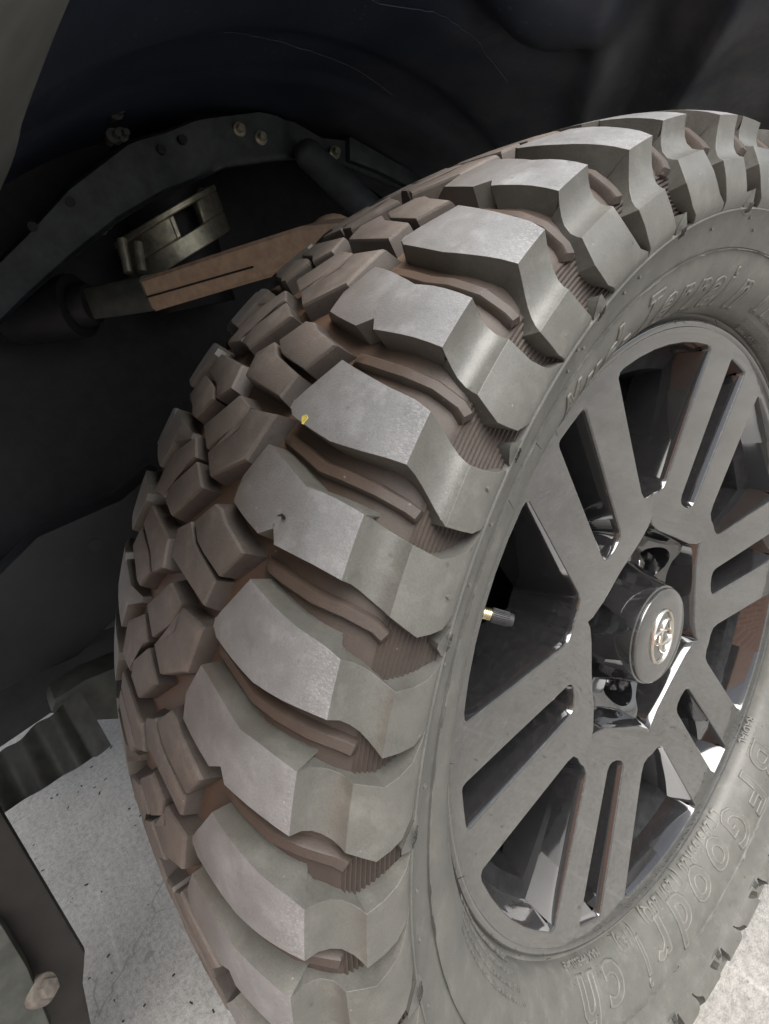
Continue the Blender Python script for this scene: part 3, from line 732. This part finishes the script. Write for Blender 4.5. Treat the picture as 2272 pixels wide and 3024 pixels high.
# pressed steel apron band
up = [(-.319, .864), (-.268, .892), (-.227, .914), (-.162, .953), (-.07, .992), (.024, 1.006), (.124, 1.005), (.181, .988), (.222, .961), (.265, .953), (.39, .873)]
lo = [(-.355, .791), (-.299, .827), (-.259, .848), (-.198, .876), (-.128, .905), (-.057, .926), (.039, .942), (.121, .94), (.161, .937), (.21, .931), (.362, .856)]
bm = bmesh.new(); rows = []
for s in range(101):
    q = s / 100 * 10; i = min(9, int(q)); f = q - i
    A = Vector(up[i]).lerp(Vector(up[i + 1]), f); B = Vector(lo[i]).lerp(Vector(lo[i + 1]), f); row = []
    for j, (tt, dx) in enumerate(((-.06, -.03), (0, -.006), (.06, 0), (.2, .0), (.5, .0), (.8, .0), (.93, .001), (1.0, .006), (1.02, .012))):
        y, z = A.lerp(B, tt)
        dx += .010 * (1 / (1 + math.exp(-(y - .02) / .004)) - 1 / (1 + math.exp(-(y - .155) / .004))) * (1 if .05 < tt < .95 else .3)
        dx -= .008 * math.exp(-((y + .018) / .018) ** 2)
        row.append((-.5 + dx, y, z))
    rows.append(row)
F = [[bm.verts.new(p) for p in row] for row in rows]; K = [[bm.verts.new((p[0] - .003, p[1], p[2] - .0005)) for p in row] for row in rows]
for G, sgn in ((F, 1), (K, -1)):
    for A, B in zip(G, G[1:]):
        for j in range(8): bm.faces.new((A[j], B[j], B[j + 1], A[j + 1]) if sgn > 0 else (A[j + 1], B[j + 1], B[j], A[j]))
for i in range(100):
    for j in (0, 8): bm.faces.new((F[i][j], F[i + 1][j], K[i + 1][j], K[i][j]))
for i in (0, 100):
    for j in range(8): bm.faces.new((F[i][j], F[i][j + 1], K[i][j + 1], K[i][j]))
apron = vpart('apron_panel', finish(bm, 'apron_panel', M_apron, 40), 'arched pressed steel panel with holes and bolts')
def disc_x(bm, X, y, z, r, h, n=16): tube(bm, (X, y, z), (X + h, y, z), r, r * .92, n)
for y, z in [(-.002, .984), (-.035, .976), (-.169, .936), (-.22, .918)]:
    bm = bmesh.new(); disc_x(bm, -.505, y, z, .0062, .0066); vpart('hole', finish(bm, 'hole', M_black), None, apron)
for y, z in [(.078, .984), (.107, .970), (.226, .936)]:
    bm = bmesh.new(); disc_x(bm, -.49, y, z, .010, .003); disc_x(bm, -.487, y, z, .0062, .008, 6); bevel_sharp(bm, .0008, 1); vpart('bolt', finish(bm, 'bolt', M_zinc), None, apron)
# brace and link at the right of the panel
vpart('brace', finish(plate([(.262, .955), (.42, .862), (.415, .835), (.30, .90), (.25, .922)], -.488, .02, .003), 'brace', M_apron), 'folded steel brace beside the apron panel')
bm = bmesh.new()
tube(bm, (-.47, .165, .935), (-.40, .235, .79), .021, .025, 20); bmesh.ops.create_uvsphere(bm, u_segments=16, v_segments=8, radius=.0215, matrix=Matrix.Translation((-.47, .165, .935)))
vpart('damper', finish(bm, 'damper', M_apron), 'rounded black strut behind the tire')
# spring seat ring with a window
bm = bmesh.new()
cx, cy = -.585, -.03
def arc(a0, a1, r0, r1, z0, z1, n=16):
    V = []
    for i in range(n + 1):
        a = R(a0 + (a1 - a0) * i / n)
        V.append([bm.verts.new((cx + rr * math.cos(a), cy + rr * math.sin(a), zz)) for rr, zz in ((r0, z0), (r1, z0), (r1, z1), (r0, z1))])
    for A, B in zip(V, V[1:]):
        for j in range(4): bm.faces.new((A[j], B[j], B[(j + 1) % 4], A[(j + 1) % 4]))
    bm.faces.new(V[0]); bm.faces.new(V[-1][::-1])
arc(-105, 80, .070, .082, .852, .8780, 40); arc(-105, -14, .070, .082, .8782, .9060, 24); arc(12, 80, .070, .082, .8782, .9060, 24); arc(-105, 80, .068, .0825, .9062, .9150, 40); arc(-19, -14, .072, .0845, .8782, .9060, 3); arc(12, 17, .072, .0845, .8782, .9060, 3)
bevel_sharp(bm, .0015, 1)
for v in bm.verts:
    v.co.z += (v.co.y - cy) * .26
vpart('spring_seat', finish(bm, 'spring_seat', M_zinc, 40), 'dull metal spring seat ring with a square window')
for y, z, L in [(-.129, .885, .04), (-.112, .877, .035)]:
    bm = bmesh.new(); tube(bm, (-.5, y, z), (-.49, y - .012, z - L), .006, .0055, 12); vpart('stud', finish(bm, 'stud', M_zinc))
bm = bmesh.new(); tube(bm, (-.6, -.03, .78), (-.6, -.01, 1.0), .06, .06, 24); vpart('damper', finish(bm, 'damper', M_black), 'black strut body inside the spring seat')
# upper control arm
def beam(pts, mat, name, label):
    bm = bmesh.new(); rows = []
    for (x, y, z, hw, hh) in pts:
        rows.append([bm.verts.new((x, y + hw * c1, z + hh * c2)) for c1, c2 in ((-1, -.8), (-.8, -1), (.8, -1), (1, -.8), (1, .8), (.8, 1), (-.8, 1), (-1, .8))])
    for A, B in zip(rows, rows[1:]):
        for j in range(8): bm.faces.new((A[j], B[j], B[(j + 1) % 8], A[(j + 1) % 8]))
    bm.faces.new(rows[0]); bm.faces.new(rows[-1][::-1])
    return vpart(name, finish(bm, name, mat, 40), label)
arm = beam([(-.47, -.118, .813, .020, .0205), (-.42, -.090, .813, .021, .0205), (-.34, -.045, .813, .022, .0205), (-.26, .0, .812, .023, .0205), (-.2, .03, .80, .024, .020)], M_warmarm, 'control_arm', 'upper control arm with warm bounced light in its orange-brown colour')
bm = bmesh.new(); tube(bm, (-.468, -.1385, .811), (-.32, -.0565, .808), .0011, .0011, 8); vpart('seam', finish(bm, 'seam', M_shield), None, arm)
beam([(-.53, -.178, .823, .020, .019), (-.50, -.150, .819, .0205, .0205), (-.468, -.118, .8145, .0208, .0215)], M_steel, 'arm_sleeve', 'grey sleeve at the inner end of the control arm')
bm = bmesh.new(); bmesh.ops.create_uvsphere(bm, u_segments=24, v_segments=12, radius=.034, matrix=Matrix.Translation((-.29, .040, .806))); vpart('ball_joint', finish(bm, 'ball_joint', M_warmarm), 'brown domed ball joint cap')
bm = bmesh.new(); tube(bm, (-.62, -.27, .835), (-.55, -.20, .825), .036, .042, 24); tube(bm, (-.55, -.20, .825), (-.535, -.185, .823), .030, .026, 24); bevel_sharp(bm, .004, 2); vpart('bushing', finish(bm, 'bushing', M_black), 'black rubber bushing of the control arm')
# clips and connectors high in the well
for y, z, X in [(-.20, 1.0, -.45), (-.12, 1.03, -.46), (-.09, 1.01, -.46), (-.10, .99, -.47), (-.09, .99, -.47), (-.03, 1.06, -.40), (.03, 1.09, -.36), (-.14, .905, -.53), (-.13, .91, -.53), (.02, .925, -.55)]:
    bm = bmesh.new(); tube(bm, (X - .02, y, z), (X + .012, y + .004, z), .005, .004, 10); tube(bm, (X, y, z), (X + .004, y, z), .008, .008, 10); vpart('clip', finish(bm, 'clip', M_steel))
# frame rail and lower parts
rail = vpart('frame_rail', finish(plate([(-.463, .554), (-.375, .591), (-.275, .589), (-.214, .607), (-.26, .495), (-.302, .46), (-.354, .443), (-.403, .426), (-.517, .443)], -.46, .05, .006), 'frame_rail', M_railm), 'dark steel frame rail end with two round holes')
for y, z, r in [(-.325, .55, .0085), (-.358, .547, .006)]:
    bm = bmesh.new(); disc_x(bm, -.465, y, z, r, .0056, 20); vpart('hole', finish(bm, 'hole', M_black), None, rail)
bm = bmesh.new(); tube(bm, (-.60, -.335, .462), (-.52, -.345, .452), .046, .046, 32); bevel_sharp(bm, .003, 2); vpart('bushing', finish(bm, 'bushing', M_apron), 'round lower bushing behind the frame rail')
vpart('lower_arm', finish(plate([(-.457, .398), (-.446, .413), (-.41, .414), (-.346, .401), (-.381, .322), (-.425, .357)], -.42, .05, .008), 'lower_arm', M_steel), 'grey-green rounded lower arm')
vpart('subframe', finish(plate([(-.60, .60), (-.30, .52), (-.25, .36), (-.40, .385), (-.62, .40)], -.56, .03, .004), 'subframe', M_black), 'black subframe behind the frame rail')
# corrugated bracket
bm = bmesh.new(); rows = []
for i in range(41):
    s = i / 40; y = -.535 + (.118) * s; row = []
    wv = .004 * math.sin(s * 3.2 * 2 * math.pi) * (1 if s < .85 else .3)
    for tt in (0, .25, .5, .75, 1):
        top_z = .402 + .018 * s; bot_z = .372 - .008 * s
        row.append(bm.verts.new((-.34 + wv + .03 * (1 - tt) ** 2 * 0 - .05 * (1 - tt), y, bot_z * tt + top_z * (1 - tt) + .002 * math.sin(s * 20) * tt)))
    rows.append(row)
for A, B in zip(rows, rows[1:]):
    for j in range(4): bm.faces.new((A[j], B[j], B[j + 1], A[j + 1]))
bmesh.ops.solidify(bm, geom=bm.faces[:], thickness=.004)
vpart('ribbed_bracket', finish(bm, 'ribbed_bracket', M_steel, 50), 'grey ribbed bracket hanging over the concrete')
# splash shield with bolted flange at the lower left
vpart('splash_shield', finish(plate([(-.62, .56), (-.502, .494), (-.501, .453), (-.517, .264), (-.533, .234), (-.55, .178), (-.588, .094), (-.70, .15), (-.75, .4)], -.22, .012, .003), 'splash_shield', M_shield), 'brown-black splash shield at the lower left edge')
fl = vpart('shield_flange', finish(plate([(-.539, .377), (-.545, .32), (-.560, .246), (-.617, .2), (-.66, .25), (-.62, .40)], -.195, .015, .004), 'shield_flange', M_steel), 'dusty grey flange bolted to the splash shield')
bm = bmesh.new(); ax0 = Vector((-.196, -.5475, .288)); dirv = Vector((.6, .55, .25)).normalized()
tube(bm, ax0 - dirv * .01, ax0 + dirv * .003, .0125, .012, 24); tube(bm, ax0 + dirv * .003, ax0 + dirv * .012, .0082, .0078, 6); bevel_sharp(bm, .001, 2)
vpart('bolt', finish(bm, 'bolt', M_bolt), 'dusty hex bolt with a wide washer', fl)
# brake behind the spokes
bm = bmesh.new(); revolve(bm, [(-.03, .06), (-.03, .175), (-.055, .175), (-.055, .06)], 64, True)
for v in bm.verts: v.co.z += HUB
bd = vpart('brake_disc', finish(bm, 'brake_disc', M_disc), 'dark brake disc behind the spokes')
bm = bmesh.new(); revolve(bm, [(-.075, .02), (-.072, .21), (-.08, .21), (-.085, .02)], 64, True)
for v in bm.verts: v.co.z += HUB
vpart('dust_shield', finish(bm, 'dust_shield', M_black), 'black brake dust shield')
bm = bmesh.new(); revolve(bm, [(-.015, .125), (-.012, .195), (-.075, .195), (-.075, .125)], 24, True, R(-140), R(-85))
for v in bm.verts: v.co.z += HUB
bevel_sharp(bm, .005, 2); vpart('brake_caliper', finish(bm, 'brake_caliper', M_shield), 'brownish brake caliper behind the spokes')

# ------------------------------------------------------------------ small loose things
def on_crown(k, a): return P3(k, a, rc(a)) + Vector((0, 0, HUB)), P3(k, a, 1.0).normalized() * Vector((0, 1, 1))
def flake(name, k, a, outline, th, mat, label, cat):
    O, N = on_crown(k, a); N = Vector(N).normalized(); T = Vector((1, 0, 0)); S = N.cross(T)
    bm = bmesh.new()
    t_ = [bm.verts.new(O + T * x + S * y + N * (th + .0004 * math.sin(x * 1500))) for x, y in outline]; b_ = [bm.verts.new(O + T * x + S * y + N * .0001) for x, y in outline]
    bm.faces.new(t_); n = len(t_)
    for i in range(n): bm.faces.new((t_[i], t_[(i + 1) % n], b_[(i + 1) % n], b_[i]))
    bm.faces.new(b_[::-1])
    tag(link(name, finish(bm, name, mat)), label, cat)
flake('petal', 3.325, .0855, [(.0022 * math.cos(t_) * (1 + .25 * math.sin(3 * t_)), .0026 * math.sin(t_) * (1 + .2 * math.cos(2 * t_ + 1))) for t_ in [2 * math.pi * i / 14 for i in range(14)]], .0006, M_leaf, 'tiny yellow petal stuck on a tread lug', 'petal')
flake('bark_chip', 3.735, .0975, [(-.0035, -.0008), (-.001, -.0004), (.0015, -.0012), (.0036, -.0010), (.002, .0004), (-.0012, .0008)], .0007, M_dark, 'tiny black bark chip on a tread lug below the yellow petal', 'chip')
bm = bmesh.new()
for i in range(260):
    x, y = (random.uniform(-1.1, -.25), random.uniform(-.95, -.35)) if i < 190 else (random.uniform(.16, .4), random.uniform(-.3, .3))
    s = random.uniform(.0008, .0028); box_bm(bm, (x, y, s * .2), (s * random.uniform(1, 3), s, s * .5), Matrix.Rotation(random.uniform(0, 6.3), 3, 'Z'))
tag(link('grit', finish(bm, 'grit', M_shield)), 'dark grit scattered on the concrete', 'grit', kind='stuff')
